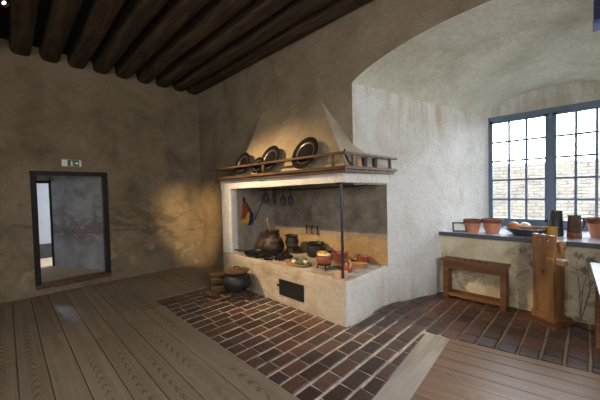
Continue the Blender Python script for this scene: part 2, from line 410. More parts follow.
# hearth wall (also carries the arch of the niche)
m = MB()
FX0, FX1 = -4.40, -2.167
def hz(x): return 0
xs_ = lin(XL-.02, FX0, 6)+lin(FX0, FX1, 8)[1:]; zs_ = sorted(set(lin(-.02, .545, 2)+lin(.545, 1.66, 4)+lin(1.66, ZTOP, 8)))
wallgrid(m, lambda x, z: (x, YW, z), xs_, zs_, lambda x, z: x > FX0 and z < 1.66, amp=.006)
for v in m.bm.verts:
    if v.co.x > FX1-.02: v.co = Vector((FX1-.001, YW, v.co.z))
n_ = 40; xs = lin(-2.167, .867, n_)
prev = None
for x in xs:
    k = 0.004*noise.noise(Vector((x*3, 0, 0)))
    col = [m.bm.verts.new((x, YW, zz)) for zz in lin(zfront(x)+k, ZTOP, 4)]
    if prev:
        for i in range(4): m.face([prev[i], col[i], col[i+1], prev[i+1]])
    prev = col
wallgrid(m, lambda x, z: (x, YW, z), lin(.867, XR+.05, 4), lin(-.02, ZTOP, 6), amp=.004)
m.box(XL-.3, -4.45, 3.26, 3.4, -.05, ZTOP).box(-4.6, -2.02, 3.72, 3.9, -.05, ZTOP)
struct(m.build('wall_hearth', M['wall_brown'], smooth=True))
# niche side walls
m = MB()
ysn = sorted(set(lin(YW, 3.68, 3)+lin(3.68, YG, 12)))
def ztop_at(y, left=True):
    k = (y-YW)/(YG-YW); return 2.967+(2.735-2.967)*k+(.07 if y > YW+.01 else 0)
for i in range(len(ysn)-1):
    ya, yb = ysn[i], ysn[i+1]
    lv = [0, .545, 1.0, 1.66, 2.1, 2.5]
    for j in range(len(lv)):
        za0 = lv[j]; za1 = lv[j+1] if j+1 < len(lv) else None
        if yb <= 3.69 and .5 < za0 < 1.6: continue
        P = [(nx(ya), ya, za0-.02*(j == 0)), (nx(yb), yb, za0-.02*(j == 0)), (nx(yb), yb, za1 or ztop_at(yb)), (nx(ya), ya, za1 or ztop_at(ya))]
        m.poly(P)
bmesh.ops.remove_doubles(m.bm, verts=m.bm.verts[:], dist=.0005)
bmesh.ops.subdivide_edges(m.bm, edges=m.bm.edges[:], cuts=1, use_grid_fill=True)
for v in m.bm.verts:
    if v.co.y > YW+.05 and v.co.y < YG-.05: v.co += Vector((1, 0, 0))*.012*noise.noise(v.co*2.3)
struct(m.build('wall_niche_left', M['niche'], smooth=True))
m = MB()
m.poly([(nxr(YW), YW, -.02), (nxr(YG), YG, -.02), (nxr(YG), YG, 2.80), (nxr(YW), YW+.005, 3.03)])
struct(m.build('wall_niche_right', M['niche']))
# vault
m = MB(); NU, NV = 48, 12; grid = []
for j in range(NV+1):
    k = j/NV; row = []
    y = YW+(YG-YW)*k
    for i in range(NU+1):
        q = i/NU
        xa = -2.167+(.867+2.167)*q; xb = -1.186+(.385+1.186)*q
        p = Vector((xa*(1-k)+xb*k, y, zfront(xa)*(1-k)+zrear(xb)*k))
        if 0 < j < NV and 0 < i < NU: p.z += .02*noise.noise(p*1.8)
        row.append(m.bm.verts.new(p))
    grid.append(row)
for j in range(NV):
    for i in range(NU): m.face([grid[j][i], grid[j][i+1], grid[j+1][i+1], grid[j+1][i]])
struct(m.build('ceiling_vault', M['vault'], smooth=True, ang=80))
# window wall: opening, spandrel, apron
WX0, WX1, WZ0, WZ1 = -1.235, .385, .985, 2.735
m = MB()
m.box(-2.6, WX0, YG, YG+.16, -.05, 3.6).box(WX1, 1.4, YG, YG+.16, -.05, 3.6).box(WX0, WX1, YG, YG+.16, WZ1, 3.6).box(WX0, WX1, YG, YG+.16, -.05, .9)
struct(m.build('wall_window', M['niche']))
m = MB(); wallgrid(m, lambda x, z: (x, YN, z), lin(nx(YN)-.02, nxr(YN)+.02, 12), lin(-.02, .89, 5), amp=.008)
struct(m.build('wall_apron', M['apron'], smooth=True))
# sill
m = MB(); m.prism([(nx(YN)-.03, YN-.035), (nxr(YN)+.03, YN-.035), (nxr(YG), YG+.02), (nx(YG), YG+.02)], .875, .936)
sill = struct(m.build('trim_1', M['sill']))
m = MB(); m.prism([(nx(YN)-.03, YN-.048), (nxr(YN)+.03, YN-.048), (nxr(YN)+.03, YN-.036), (nx(YN)-.03, YN-.036)], .878, .935)
m.build('sill_edge', M['sill_edge'], sill)
# remaining walls (behind and right of the camera), ceiling
m = MB(); wallgrid(m, lambda y, z: (XR, y, z), lin(YB, YW+.02, 4), lin(-.02, ZTOP, 4), amp=.004); struct(m.build('wall_right', M['wall_brown']))
m = MB(); wallgrid(m, lambda x, z: (x, YB, z), lin(XL, XR, 4), lin(-.02, ZTOP, 4), amp=.004); struct(m.build('wall_back', M['wall_brown']))
m = MB()
for k in range(36):
    xa = XL-.3+k*.28
    m.box(xa, xa+.275, YB-.3, YW+.1, ZC, ZC+.06, seed=random.random())
m.box(XL-.3, XR+.3, YB-.3, YG+.3, ZC+.06, ZC+.16)
ceiling = struct(m.build('ceiling', M['ceil']))
for k in range(-10, 9):
    yc = .26+.355*k
    if k == 8: yc = 3.06
    if yc < YB: continue
    m = MB(); nseg = 26; pr = []
    ph = random.random()*30
    for i in range(nseg+1):
        x = XL-.05 + (XR-XL+.1)*i/nseg; ring = []
        hw = .128*(1+.06*noise.noise(Vector((x*.7, ph, 0)))); dy = .012*noise.noise(Vector((x*.5, ph, 5)))
        zb = 3.825 + .012*noise.noise(Vector((x*.6, ph, 9)))
        for a in range(11):
            th = PI*a/10
            cx = math.cos(th); sx = math.sin(th)
            ring.append(m.bm.verts.new((x, yc+dy-hw*math.copysign(abs(cx)**.55, cx), zb+.2*(1-abs(sx)**.5))))
        ring = ring
        pr.append(ring)
    for A, B in zip(pr, pr[1:]):
        for a in range(10): m.face([A[a], B[a], B[a+1], A[a+1]], seed=ph/30)
    m.build('beam', M['beam'], ceiling, smooth=True, ang=60)

# ------------------------------------------------------------------ floors
m = MB(); y = -3.3; first = True
rowsY = [-3.30, -2.98, -2.66, -2.33, -2.0, -1.68, -1.33, -1.1, -.88, -.64, -.42, -.20, .02, .22, .43, .65, .84, 1.03, 1.27, 1.535]
def plank(m, x0, x1, y0, y1, z=0, mtx=None):
    sd = random.random(); g = .004; w = y1-y0
    x0 += g; x1 -= g; y0 += g; y1 -= g; off = random.uniform(0, 9)
    P = [(x, y, q) for x in (x0, x1) for y in (y0, y1) for q in (z-.03, z)]
    v = [m.bm.verts.new(p) for p in P]
    for q in ((0, 1, 3, 2), (4, 6, 7, 5), (0, 4, 5, 1), (2, 3, 7, 6), (0, 2, 6, 4), (1, 5, 7, 3)):
        f = m.face([v[i] for i in q], sd)
        for lp, i in zip(f.loops, q): lp[m.tint] = (P[i][0]+off, (0 if P[i][1] == y0 else 1)-.5, sd, 1)
    if mtx is not None: bmesh.ops.transform(m.bm, matrix=mtx, verts=v)
for ya, yb in zip(rowsY, rowsY[1:]):
    cuts = [-6.5, random.uniform(-5.2, -3.6), random.uniform(-2.4, -.6), random.uniform(.4, 1.6), 3.5]
    for a, b in zip(cuts, cuts[1:]): plank(m, a, b, ya, yb)
for ya, yb in ((1.535, 1.86), (1.86, 2.18), (2.18, 2.5), (2.5, 2.83), (2.83, 3.25)): plank(m, -6.5, -4.635, ya, yb)
m.box(-6.5, 3.5, -3.3, 1.53, -.06, -.031)
m.box(-6.5, -4.64, 1.53, 3.25, -.06, -.031)
struct(m.build('floor', M['plank']))
# right-hand boards, laid slightly askew
m = MB(); R8 = T(-1.03, 3.262, 0) @ RZ(math.radians(9.5))
yy = 0
for w in (.10, .155, .17, .16, .17, .16, .17, .16, .17, .16, .17):
    plank(m, .098*(yy-w/2)-.04, 4.6, yy-w, yy, .002, R8); yy -= w
m.box(-1.0, 3.5, 1.53, 3.2, -.06, -.031)
struct(m.build('floor_boards_right', M['plank_r']))
m = MB()
m.prism([(-1.262, 3.19), (-1.128, 1.53), (-.915, 1.53), (-1.03, 3.24)], -.03, .006)
struct(m.build('trim_2', M['board']))
# brick paving
def ylow(x):
    if x < -1.0: return 1.54
    return 3.262+.167*(x+1.03)+.01
def ylow2(x): return 3.262+.167*(x+1.03)+.01
m = MB(); mm_ = MB()
rw = .166; x = -4.63
pal = [(102, 72, 62), (112, 78, 66), (96, 72, 66), (118, 80, 68), (90, 70, 68), (104, 74, 62), (102, 78, 72), (124, 88, 74)]
while x < .9:
    xa, xb = x+.010, x+rw-.010; xm = (xa+xb)/2
    y0 = ylow(xm); y1 = 2.80 if xm < -2.03 else (3.75 if xm < -1.93 else YN+.01)
    if xm > -1.95 and xm < nx(YN): y1 = min(YN, YW+(xm+2.167)/.388+.05)
    ybk = y0 - random.uniform(0, .13)
    while ybk < y1:
        L = random.uniform(.20, .29); a = max(ybk+.003, y0); b = min(ybk+L-.003, y1); ybk += L
        if b-a < .05: continue
        # last column before the pale board follows its slant
        j = lambda s=.004: random.uniform(-s, s)
        xe = xb
        q = [(xa+j(), a+j()), (xe+j(), a+j()), (xe+j(), b+j()), (xa+j(), b+j())]
        if xm < -1.0 and xm > -1.42 and a < 3.2:
            lim = lambda yv: -1.262+(3.19-yv)*.0807-.004
            if b > 3.2 and xm > -1.28:
                b = 3.195; q = [(p0, min(p1, b)) for p0, p1 in q]; ybk = max(3.25, ylow2(xm))
                if b-a < .05: continue
            q = [(min(px, lim(py)), py) for px, py in q]
            if min(q[1][0]-q[0][0], q[2][0]-q[3][0]) < .03: continue
        cx = sum(p[0] for p in q)/4; cy = sum(p[1] for p in q)/4
        h = j(.003); zt = lambda: h+random.uniform(-.002, .002)
        base = random.choice(pal); f = random.uniform(.68, 1.05); tn = tuple(v*1. for v in srgb(*[min(255, c_*f) for c_ in base])[:3])
        ins = .010
        lo = [m.bm.verts.new((px, py, -.03)) for px, py in q]; mi = [m.bm.verts.new((px, py, h-.007)) for px, py in q]
        up = [m.bm.verts.new((px+math.copysign(ins, cx-px), py+math.copysign(ins, cy-py), zt())) for px, py in q]
        for A, B in ((lo, mi), (mi, up)):
            for i in range(4): m.face([A[i], A[(i+1) % 4], B[(i+1) % 4], B[i]], tint=tn)
        m.face(up, tint=tn)
    x += rw
paving = struct(m.build('floor_brick', M['brick']))
mm_.box(-4.635, -1.0, 1.535, 3.3, -.06, -.0075)
mm_.build('mortar_bed', M['mortar'], paving)
MB().box(-2.1, .9, 3.2, 4.68, -.06, -.0085).build('mortar_bed', M['mortar_dark'], paving)

# ------------------------------------------------------------------ doorway and the passage behind it
d = thing('door_1', 'dark timber frame of the open doorway in the left wall', 'doorway', (XL, .82, .168)); d['kind'] = 'structure'
for nm, b in (('jamb', (XL-.1, XL+.03, .295, .37, .15, 2.02)), ('jamb', (XL-.1, XL+.03, 1.27, 1.345, .15, 2.02)), ('lintel', (XL-.1, XL+.032, .29, 1.35, 1.955, 2.025))):
    MB().box(*b, bevel=.006).build(nm, M['darkwood'], d)
MB().box(XL-.16, XL+.035, .30, 1.34, .10, .172, bevel=.008).build('threshold', M['shelf'], d)
m = MB()
m.box(-9.2, XL-.1, -1.4, 2.2, .06, .166)
struct(m.build('floor_passage', M['plank']))
m = MB(); m.box(0, 1.60, 0, .12, .1, 2.6, mtx=T(-7.87, .664, 0) @ RZ(math.atan2(.76, 1.42)))
struct(m.build('wall_passage_right', M['passage']))
m = MB(); m.box(-9.2, -9.1, -1.4, 2.2, .1, 2.6); struct(m.build('wall_passage_end', M['bluewhite']))
m = MB(); m.box(-9.2, XL-.1, -1.5, -1.4, .1, 2.6); struct(m.build('wall_passage_left', M['bluewhite']))
m = MB(); m.box(-9.2, XL-.12, -1.5, 2.3, 2.45, 2.55); struct(m.build('ceiling_passage', M['passage']))
m = MB(); m.box(-9.1, -9.06, -1.4, 2.2, .166, .5); struct(m.build('baseboard_passage', M['passage_dark']))
d2 = thing('door_2', 'narrow dark framed opening deeper in the passage', 'doorway', (-7.9, .5, .166)); d2['kind'] = 'structure'
MB().box(-7.93, -7.85, .645, .70, .166, 1.93).build('jamb', M['darkwood'], d2)
MB().box(-7.93, -7.85, -1.4, .70, 1.88, 1.93).build('lintel', M['darkwood'], d2)
MB().box(-7.93, -7.85, -1.4, .70, 1.93, 2.5).build('wall_above_opening', M['passage'], d2)

# ------------------------------------------------------------------ window_1
wn = thing('window_1', 'wide blue-grey casement window with small panes in the niche', 'window', (-.4, YG, WZ0)); wn['kind'] = 'structure'
yf0, yf1 = YG-.02, YG+.07
m = MB(); m.box(WX0, WX1, yf0, yf1, WZ1-.07, WZ1).box(WX0, WX1, yf0, yf1, .94, WZ0+.055).box(WX0, WX0+.06, yf0, yf1, WZ0, WZ1).box(WX1-.06, WX1, yf0, yf1, WZ0, WZ1).box(-.432, -.378, yf0-.01, yf1, WZ0, WZ1)
m.build('frame', M['winframe'], wn)
for xa, xb in ((WX0+.06, -.432), (-.378, WX1-.06)):
    za, zb = WZ0+.055, WZ1-.07
    m = MB(); s_ = .038; y0, y1 = YG-.005, YG+.045
    m.box(xa, xb, y0, y1, zb-s_, zb).box(xa, xb, y0, y1, za, za+s_).box(xa, xa+s_, y0, y1, za, zb).box(xb-s_, xb, y0, y1, za, zb)
    cs = m.build('casement', M['winframe'], wn)
    m = MB()
    for i in (1, 2):
        q = xa+s_+(xb-xa-2*s_)*i/3; m.box(q-.015, q+.015, y0+.008, y1-.006, za+s_, zb-s_)
    for i in (1, 2, 3, 4):
        q = za+s_+(zb-za-2*s_)*i/5; m.box(xa+s_, xb-s_, y0+.01, y1-.008, q-.015, q+.015)
    m.build('glazing_bars', M['winframe'], cs)
    m = MB(); m.poly([(xa+s_, YG+.02, za+s_), (xb-s_, YG+.02, za+s_), (xb-s_, YG+.02, zb-s_), (xa+s_, YG+.02, zb-s_)])
    m.build('pane', M['glass'], cs)

# courtyard seen through the window
m = MB(); m.box(-12, 12, 9.5, 9.9, -1.2, 2.17); struct(m.build('wall_courtyard', M['court']))
m = MB(); m.box(-14, 14, 5.95, 9.5, -1.3, -1.2); struct(m.build('ground', M['gravel']))

# ------------------------------------------------------------------ fireplace
fp = thing('fireplace', 'large whitewashed corner fireplace with raised hearth and sloping hood', 'fireplace', (-3.3, 3.0, 0))
HX0, HX1, HY = -4.694, -1.993, 2.732
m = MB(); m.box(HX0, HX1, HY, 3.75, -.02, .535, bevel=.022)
m.rough(.012, 2.5, 3); hb = m.build('hearth_base', [M['hearth_dimmed'], M['hearth']], fp, smooth=True, ang=50)
for p_ in hb.data.polygons: p_.material_index = 1 if p_.normal.x > .5 else 0  # lit right side gets the pale copy, the rest the dimmed one
m = MB(); m.box(HX0+.03, HX1-.02, HY+.03, 3.70, .50, .545, bevel=.008).rough(.004, 5, 2); m.build('hearth_top', M['hearth_top'], fp, smooth=True)
m = MB(); m.box(HX0, -4.385, HY, HY+.14, .53, 1.72, bevel=.02).box(HX0, -4.46, HY+.1, 3.25, .53, 1.72).rough(.008, 3, 3); m.build('pillar', M['hearth'], fp, smooth=True, ang=50)
m = MB()
# lintel front sags slightly to the left
vs = []
def lint(pts0, pts1):
    a = [m.bm.verts.new(p) for p in pts0]; b = [m.bm.verts.new(p) for p in pts1]
    for i in range(4): m.face([a[i], a[(i+1) % 4], b[(i+1) % 4], b[i]])
    m.face(a); m.face(b)
lint([(HX0, HY, 1.655), (HX0, HY+.14, 1.655), (HX0, HY+.14, 1.81), (HX0, HY, 1.81)], [(HX1, HY, 1.69), (HX1, HY+.14, 1.69), (HX1, HY+.14, 1.81), (HX1, HY, 1.81)])
lint([(HX1, HY+.1, 1.69), (HX1-.14, HY+.1, 1.69), (HX1-.14, HY+.1, 1.81), (HX1, HY+.1, 1.81)], [(HX1+.04, 3.85, 1.675), (HX1-.14, 3.85, 1.675), (HX1-.14, 3.85, 1.81), (HX1+.04, 3.85, 1.81)])
m.rough(.006, 4, 3); m.build('lintel', M['hearth'], fp, smooth=True, ang=50)
# chamber inside
m = MB()
wallgrid(m, lambda y, z: (-4.40, y, z), lin(HY+.1, 3.70, 6), lin(.53, 1.87, 6), amp=.006)
m.build('chamber_side_wall', M['soot_side'], fp, smooth=True)
m = MB()
wallgrid(m, lambda x, z: (x, 3.68, z), lin(-4.42, nx(3.68)+.012, 12), lin(.53, 1.87, 6), amp=.008)
m.poly([(-4.42, HY+.1, 1.84), (-2.0, HY+.1, 1.84), (-2.0, 3.70, 1.84), (-4.42, 3.70, 1.84)])
m.build('fire_chamber', M['soot'], fp, smooth=True, ang=50)
# hood
m = MB()
A, B, T1, T2 = Vector((-4.22, 2.75, 1.84)), Vector((-1.95, 2.75, 1.84)), Vector((-4.03, 3.20, 2.99)), Vector((-2.755, 3.20, 2.955))
def quadgrid(m, a, b, c, d_, n=10, amp=.01):
    g = [[None]*(n+1) for _ in range(n+1)]
    for i in range(n+1):
        for j in range(n+1):
            p = a.lerp(b, i/n).lerp(d_.lerp(c, i/n), j/n); g[i][j] = m.bm.verts.new(p+noise.noise_vector(p*2.5)*amp)
    for i in range(n):
        for j in range(n): m.face([g[i][j], g[i+1][j], g[i+1][j+1], g[i][j+1]])
quadgrid(m, A, B, T2, T1)
quadgrid(m, A, Vector((-4.30, 3.2, 1.84)), Vector((-4.05, 3.2, 2.99)), T1, 6)
bmesh.ops.remove_doubles(m.bm, verts=m.bm.verts[:], dist=.001)
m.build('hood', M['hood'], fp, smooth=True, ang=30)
m = MB()
v = [m.bm.verts.new(p) for p in (B, Vector((-1.935, 3.80, 1.84)), Vector((-2.162, 3.20, 2.18)), T2)]
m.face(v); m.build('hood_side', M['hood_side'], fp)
# mantel shelf and its gallery rail
m = MB()
m.box(-4.73, -1.905, 2.645, 3.19, 1.835, 1.872, bevel=.004).box(-4.72, -1.925, 2.672, 3.19, 1.80, 1.835, bevel=.004)
m.box(-2.2, -1.905, 3.19, 3.92, 1.835, 1.872, bevel=.004).box(-2.2, -1.925, 3.19, 3.90, 1.80, 1.835, bevel=.004)
ms = m.build('mantel_shelf', M['shelf'], fp)
m = MB(); m.box(-4.86, -1.905, 2.645, 2.685, 2.0, 2.03, bevel=.004).box(-1.945, -1.905, 2.685, 3.94, 2.0, 2.03, bevel=.004).box(-4.86, -4.82, 2.685, 3.19, 2.0, 2.03, bevel=.004)
m.build('gallery_rail', M['shelf'], ms)
for px, py in ((-4.70, 2.665), (-3.375, 2.665), (-2.089, 2.665), (-1.925, 2.82), (-1.925, 3.70)):
    m = MB(); m.box(px-.016, px+.016, py-.012, py+.012, 1.868, 2.003)
    if px < -4.6: m.box(px-.02, px+.02, py-.012, py+.012, 1.77, 1.9)
    m.build('rail_post', M['shelf'], ms)
# iron corner pole
m = MB(); m.tube([(-2.075, 2.79, .55), (-2.07, 2.79, 1.2), (-2.075, 2.785, 1.70)], .017, 10)
m.box(-2.13, -2.02, 2.745, 2.80, 1.672, 1.69, bevel=.003)
m.build('support_pole', M['pole'], fp, smooth=True)
# iron vent door
m = MB(); m.box(-3.15, -2.67, HY-.018, HY+.02, .125, .352, bevel=.004)
vd = m.build('vent_door', M['iron'], fp)
MB().box(-3.185, -3.13, HY-.03, HY-.005, .245, .27, bevel=.003).build('latch', M['iron'], vd)
MB().box(-3.13, -2.69, HY-.023, HY-.015, .145, .158).box(-3.13, -2.69, HY-.023, HY-.015, .32, .333).build('strap', M['iron'], vd)

# ------------------------------------------------------------------ dishes on the mantel
def make_dish(R, label, x, y, lean, yaw):
    t = thing('dish', label, 'dish', (x, y, 1.872), (0, 0, yaw), 'dark metal dishes on the mantel shelf')
    mt = T(0, 0, R*math.sin(PI/2-lean)+.004) @ RX(PI/2-lean)      # disc leaning back; local +z of the lathe faces the room
    prof = [(0, -.022), (R*.55, -.02), (R*.66, -.012), (R*.97, .002), (R, .008), (R*.97, .012), (R*.70, .0), (R*.62, -.006), (R*.56, -.012), (0, -.013)]
    m = MB(); m.lathe(prof, 40, mt); m.build('plate', M['dish'], t, smooth=True, world=False, ang=30)
    m = MB(); m.lathe([(R*.70, .0005), (R*.64, -.001), (R*.60, -.0055), (R*.64, -.006), (R*.70, -.004)], 40, mt); m.build('highlight_ring', M['dish_highlight'], t, smooth=True, world=False)
    return t
def hood_y(z): return 2.75+(z-1.84)*(3.2-2.75)/(1.15)
lean = .37
make_dish(.2, 'leftmost round dark dish leaning on the hood above the mantel', -4.0, 2.73, lean, -.05)
make_dish(.135, 'small dark dish half hidden in front of a larger one with a painted highlight ring', -3.575, 2.715, lean, -.02)
make_dish(.215, 'dark dish with a painted highlight ring standing behind the small dark dish', -3.32, 2.745, .38, -.02)
make_dish(.225, 'largest dark dish, rightmost of those leaning on the hood', -2.585, 2.722, .40, -.02)
# things behind the right-hand rail
m = MB(); pts = []
for i in range(13):
    a = math.radians(190+80*i/12); pts.append((-1.96, 2.93+.22*math.cos(a), 2.1+.225*math.sin(a)))
tag(m.tube(pts, .011, 8).build('iron_hook', M['iron'], smooth=True), 'thin curved black iron behind the right mantel rail', 'hook')
for yy_, lb in ((3.137, 'dark little canister nearer the corner behind the right mantel rail'), (3.376, 'dark little canister farther back behind the right mantel rail')):
    tg = thing('canister', lb, 'canister', (-1.965, yy_, 1.872), (0, 0, 0), 'little canisters on the mantel')
    m = MB(); m.lathe([(0, 0), (.032, 0), (.034, .02), (.034, .11), (0, .11)], 16); m.build('body', M['iron_warm'], tg, smooth=True, world=False)
    m = MB(); m.lathe([(.0, .11), (.037, .11), (.037, .124), (.01, .13), (0, .131)], 16); m.build('lid', M['iron'], tg, smooth=True, world=False)
tag(MB().lathe([(0, 0), (.03, 0), (.036, .04), (.024, .075), (.028, .09), (0, .088)], 16, T(-1.965, 3.01, 1.872)).build('salt_pot', M['brickstone'], smooth=True), 'tiny pale lumpy pot between hook and canisters on the mantel', 'pot')

# ------------------------------------------------------------------ exit sign
sg = thing('exit_sign', 'green and white running man emergency exit sign above the doorway', 'sign', (XL+.01, .83, 2.11))
MB().box(XL-.01, XL+.035, .69, .975, 2.105, 2.245, bevel=.004).build('housing', M['signframe'], sg)
x_ = XL+.036
def flat(name, pts, mat, off=0., par=sg):
    m = MB(); a = [m.bm.verts.new((x_+off, p, q)) for p, q in pts]; b = [m.bm.verts.new((x_+off+.002, p, q)) for p, q in pts]
    m.face(a[::-1]); m.face(b)
    for i in range(len(pts)): m.face([a[i], a[(i+1) % len(pts)], b[(i+1) % len(pts)], b[i]])
    return m.build(name, mat, par)
def rect(a, b, c, d_): return [(a, c), (b, c), (b, d_), (a, d_)]
flat('face', rect(.70, .965, 2.115, 2.225), M['signwhite'])
flat('green_panel', rect(.775, .935, 2.117, 2.222), M['signgreen'], .0022)
flat('door_symbol', rect(.745, .772, 2.125, 2.215), M['signwhite'], .0022)
def pt(y, z): return (y, z)
m = MB()
man = flat('running_man', [(.812, 2.120), (.823, 2.120), (.831, 2.140), (.842, 2.128), (.853, 2.131), (.846, 2.144), (.836, 2.158), (.838, 2.172), (.848, 2.164), (.852, 2.170), (.838, 2.186), (.822, 2.188), (.808, 2.172), (.813, 2.166), (.824, 2.176), (.820, 2.156), (.822, 2.144)], M['signwhite'], .0046)
flat('head', [(.833+.0095*math.cos(k*PI/5), 2.200+.0095*math.sin(k*PI/5)) for k in range(10)], M['signwhite'], .0046)
flat('arrow', [(.872, 2.160), (.897, 2.160), (.897, 2.138), (.928, 2.169), (.897, 2.200), (.897, 2.178), (.872, 2.178)], M['signwhite'], .0046)
MB().box(XL-.01, XL+.02, -.12, -.069, .96, 1.06, bevel=.01).build('wall_plate', M['navy'])
o = bpy.data.objects['wall_plate']; tag(o, 'small dark blue plate on the left wall at the picture edge', 'plate')

# ------------------------------------------------------------------ cauldrons and pots
def cauldron(name, label, loc, R, Hh, mat, legs=True, lid=None, rot=(0, 0, 0), handle=True, cat='cauldron'):
    t = thing(name, label, cat, loc, rot)
    b = .085 if legs else 0
    prof = [(0, b), (R*.5, b+.012), (R*.85, b+Hh*.22), (R, b+Hh*.45), (R*.94, b+Hh*.66), (R*.74, b+Hh*.84), (R*.68, b+Hh*.9), (R*.80, b+Hh), (R*.74, b+Hh), (R*.62, b+Hh*.9), (R*.85, b+Hh*.6), (R*.7, b+Hh*.25), (0, b+.03)]
    m = MB(); m.lathe(prof, 30); body = m.build('body', mat, t, smooth=True, world=False, ang=60)
    if legs:
        for k in range(3):
            a = 2*PI*k/3+.5; c_, s_ = math.cos(a), math.sin(a)
            m = MB(); m.tube([(R*.55*c_, R*.55*s_, b+.05), (R*.78*c_, R*.78*s_, .05), (R*.86*c_, R*.86*s_, 0)], [.022, .015, .013], 8); m.build('leg', mat, t, smooth=True, world=False)
    for s_ in (-1, 1):
        m = MB(); m.tube([(s_*R*.72, 0, b+Hh*.95), (s_*R*1.0, 0, b+Hh*.92), (s_*R*1.02, 0, b+Hh*.74), (s_*R*.88, 0, b+Hh*.72)], .01, 8); m.build('ear', mat, t, smooth=True, world=False)
    if lid:
        m = MB(); m.lathe([(0, b+Hh), (R*.86, b+Hh), (R*.88, b+Hh+.02), (R*.3, b+Hh+.04), (0, b+Hh+.042)], 30); ld = m.build('lid', lid, t, smooth=True, world=False)
        m = MB(); m.tube([(-R*.25, 0, b+Hh+.035), (-R*.2, 0, b+Hh+.075), (R*.2, 0, b+Hh+.075), (R*.25, 0, b+Hh+.035)], .01, 8); m.build('lid_handle', lid, ld, smooth=True, world=False)
    return t
cauldron('cauldron', 'round black three-legged cauldron with wooden lid on the brick floor', (-3.82, 2.45, 0), .215, .31, M['iron'], True, M['shelf'], (0, 0, .4))
# firewood leaning beside the floor cauldron
lg = [((-4.17, 2.40, .06), .34, .06, (.5, 0, 1.15), 'thick split log lying flat left of the floor cauldron'),
      ((-4.32, 2.47, .065), .34, .065, (.2, 0, 1.3), 'brown log at the far left of the firewood beside the floor cauldron'),
      ((-4.245, 2.45, .178), .36, .058, (.9, 0, 1.0), 'log laid across the firewood heap left of the floor cauldron'),
      ((-4.23, 2.43, .285), .36, .045, (1.4, -.10, .75), 'topmost slanting piece of firewood by the floor cauldron'),
      ((-4.10, 2.19, .045), .22, .045, (.3, 0, .2), 'short pale chunk of firewood in front of the heap')]
for loc, L, R, rot, lb in lg:
    m = MB(); n = 9; prof = []
    for i in range(n+1): prof.append((R*(1+.12*noise.noise(Vector((i*.7, R*99, loc[0]*9)))), -L/2+L*i/n))
    m.lathe([(0, -L/2)]+prof+[(0, L/2)], 9, RY(PI/2), wob=.012)
    o = m.build('firewood_log', M['log'], smooth=True, ang=35); o.location = loc; o.rotation_euler = (rot[0], rot[1], rot[2]); tag(o, lb, 'log', 'firewood beside the floor cauldron')
ZH = .546
# big cauldron inside
t = thing('cauldron', 'big dark collared pot with a wooden spoon, at the left on the hearth', 'cauldron', (-3.82, 3.18, ZH))
m = MB(); m.lathe([(0, 0), (.13, 0), (.185, .06), (.195, .13), (.18, .19), (.12, .27), (.105, .31), (.105, .36), (.125, .385), (.125, .40), (.112, .40), (.095, .36), (.095, .31), (.16, .2), (.16, .08), (0, .03)], 30); m.build('body', M['iron_warm'], t, smooth=True, world=False)
m = MB(); m.lathe([(.16, .22), (.17, .223), (.135, .268), (.125, .268)], 30); m.build('shoulder_band', M['rust'], t, smooth=True, world=False)
for s_ in (-1, 1):
    m = MB(); m.tube([(s_*.11, 0, .37), (s_*.165, 0, .36), (s_*.18, 0, .27), (s_*.14, 0, .24)], .011, 8); m.build('ear', M['iron_warm'], t, smooth=True, world=False)
m = MB(); m.tube([(-3.82, 3.18, ZH+.2), (-3.87, 3.15, ZH+.45), (-3.895, 3.135, ZH+.56)], [.012, .009, .011], 8); m.blob(.025, (-3.90, 3.132, ZH+.58), (1, .4, 1.4), .05)
tag(m.build('wooden_spoon', M['woodspoon'], smooth=True), 'tan wooden spoon standing in the big pot at left', 'spoon')
# ribbed jug at far left of the hearth
t = thing('jug', 'brown ribbed jug at the left end of the hearth', 'jug', (-4.13, 3.22, ZH))
m = MB(); pr = [(0, 0), (.07, 0)]
for i in range(9): pr.append((.075+.03*math.sin(PI*i/8)+(.006 if i % 2 else 0), .02+.2*i/9))
pr += [(.05, .215), (.052, .25), (.042, .25), (.04, .215), (0, .2)]
m.lathe(pr, 20); m.build('body', M['rust'], t, smooth=True, world=False)
m = MB(); m.tube([(.05, 0, .235), (.11, 0, .225), (.12, 0, .16), (.09, 0, .11)], .01, 8); m.build('handle', M['treen'], t, smooth=True, world=False)
# charcoal bed
m = MB()
for i in range(150):
    a = random.random()*2*PI; q = math.sqrt(random.random()); s_ = random.uniform(.018, .042)
    x, y = -3.68+.42*q*math.cos(a), 3.02+.24*q*math.sin(a)
    m.blob(s_, (x, y, ZH+s_*.55+.035*(1-q)), (1.2, .9, .7), .5, 5, 1)
o = m.build('charcoal', M['charcoal'], smooth=True, ang=20); o['kind'] = 'stuff'; tag(o, 'bed of black charcoal under the pots on the hearth', 'charcoal')
# long handled pan
t = thing('frying_pan', 'black iron pan with long handle pointing left at hearth edge', 'pan', (-3.95, 2.90, ZH))
m = MB(); m.lathe([(0, .015), (.15, .017), (.185, .06), (.19, .06), (.155, .012), (0, .008)], 28); m.build('bowl', M['iron'], t, smooth=True, world=False)
m = MB(); m.tube([(-.17, -.02, .05), (-.30, -.06, .06), (-.50, -.13, .05)], [.014, .01, .014], 8); m.build('handle', M['iron'], t, smooth=True, world=False)
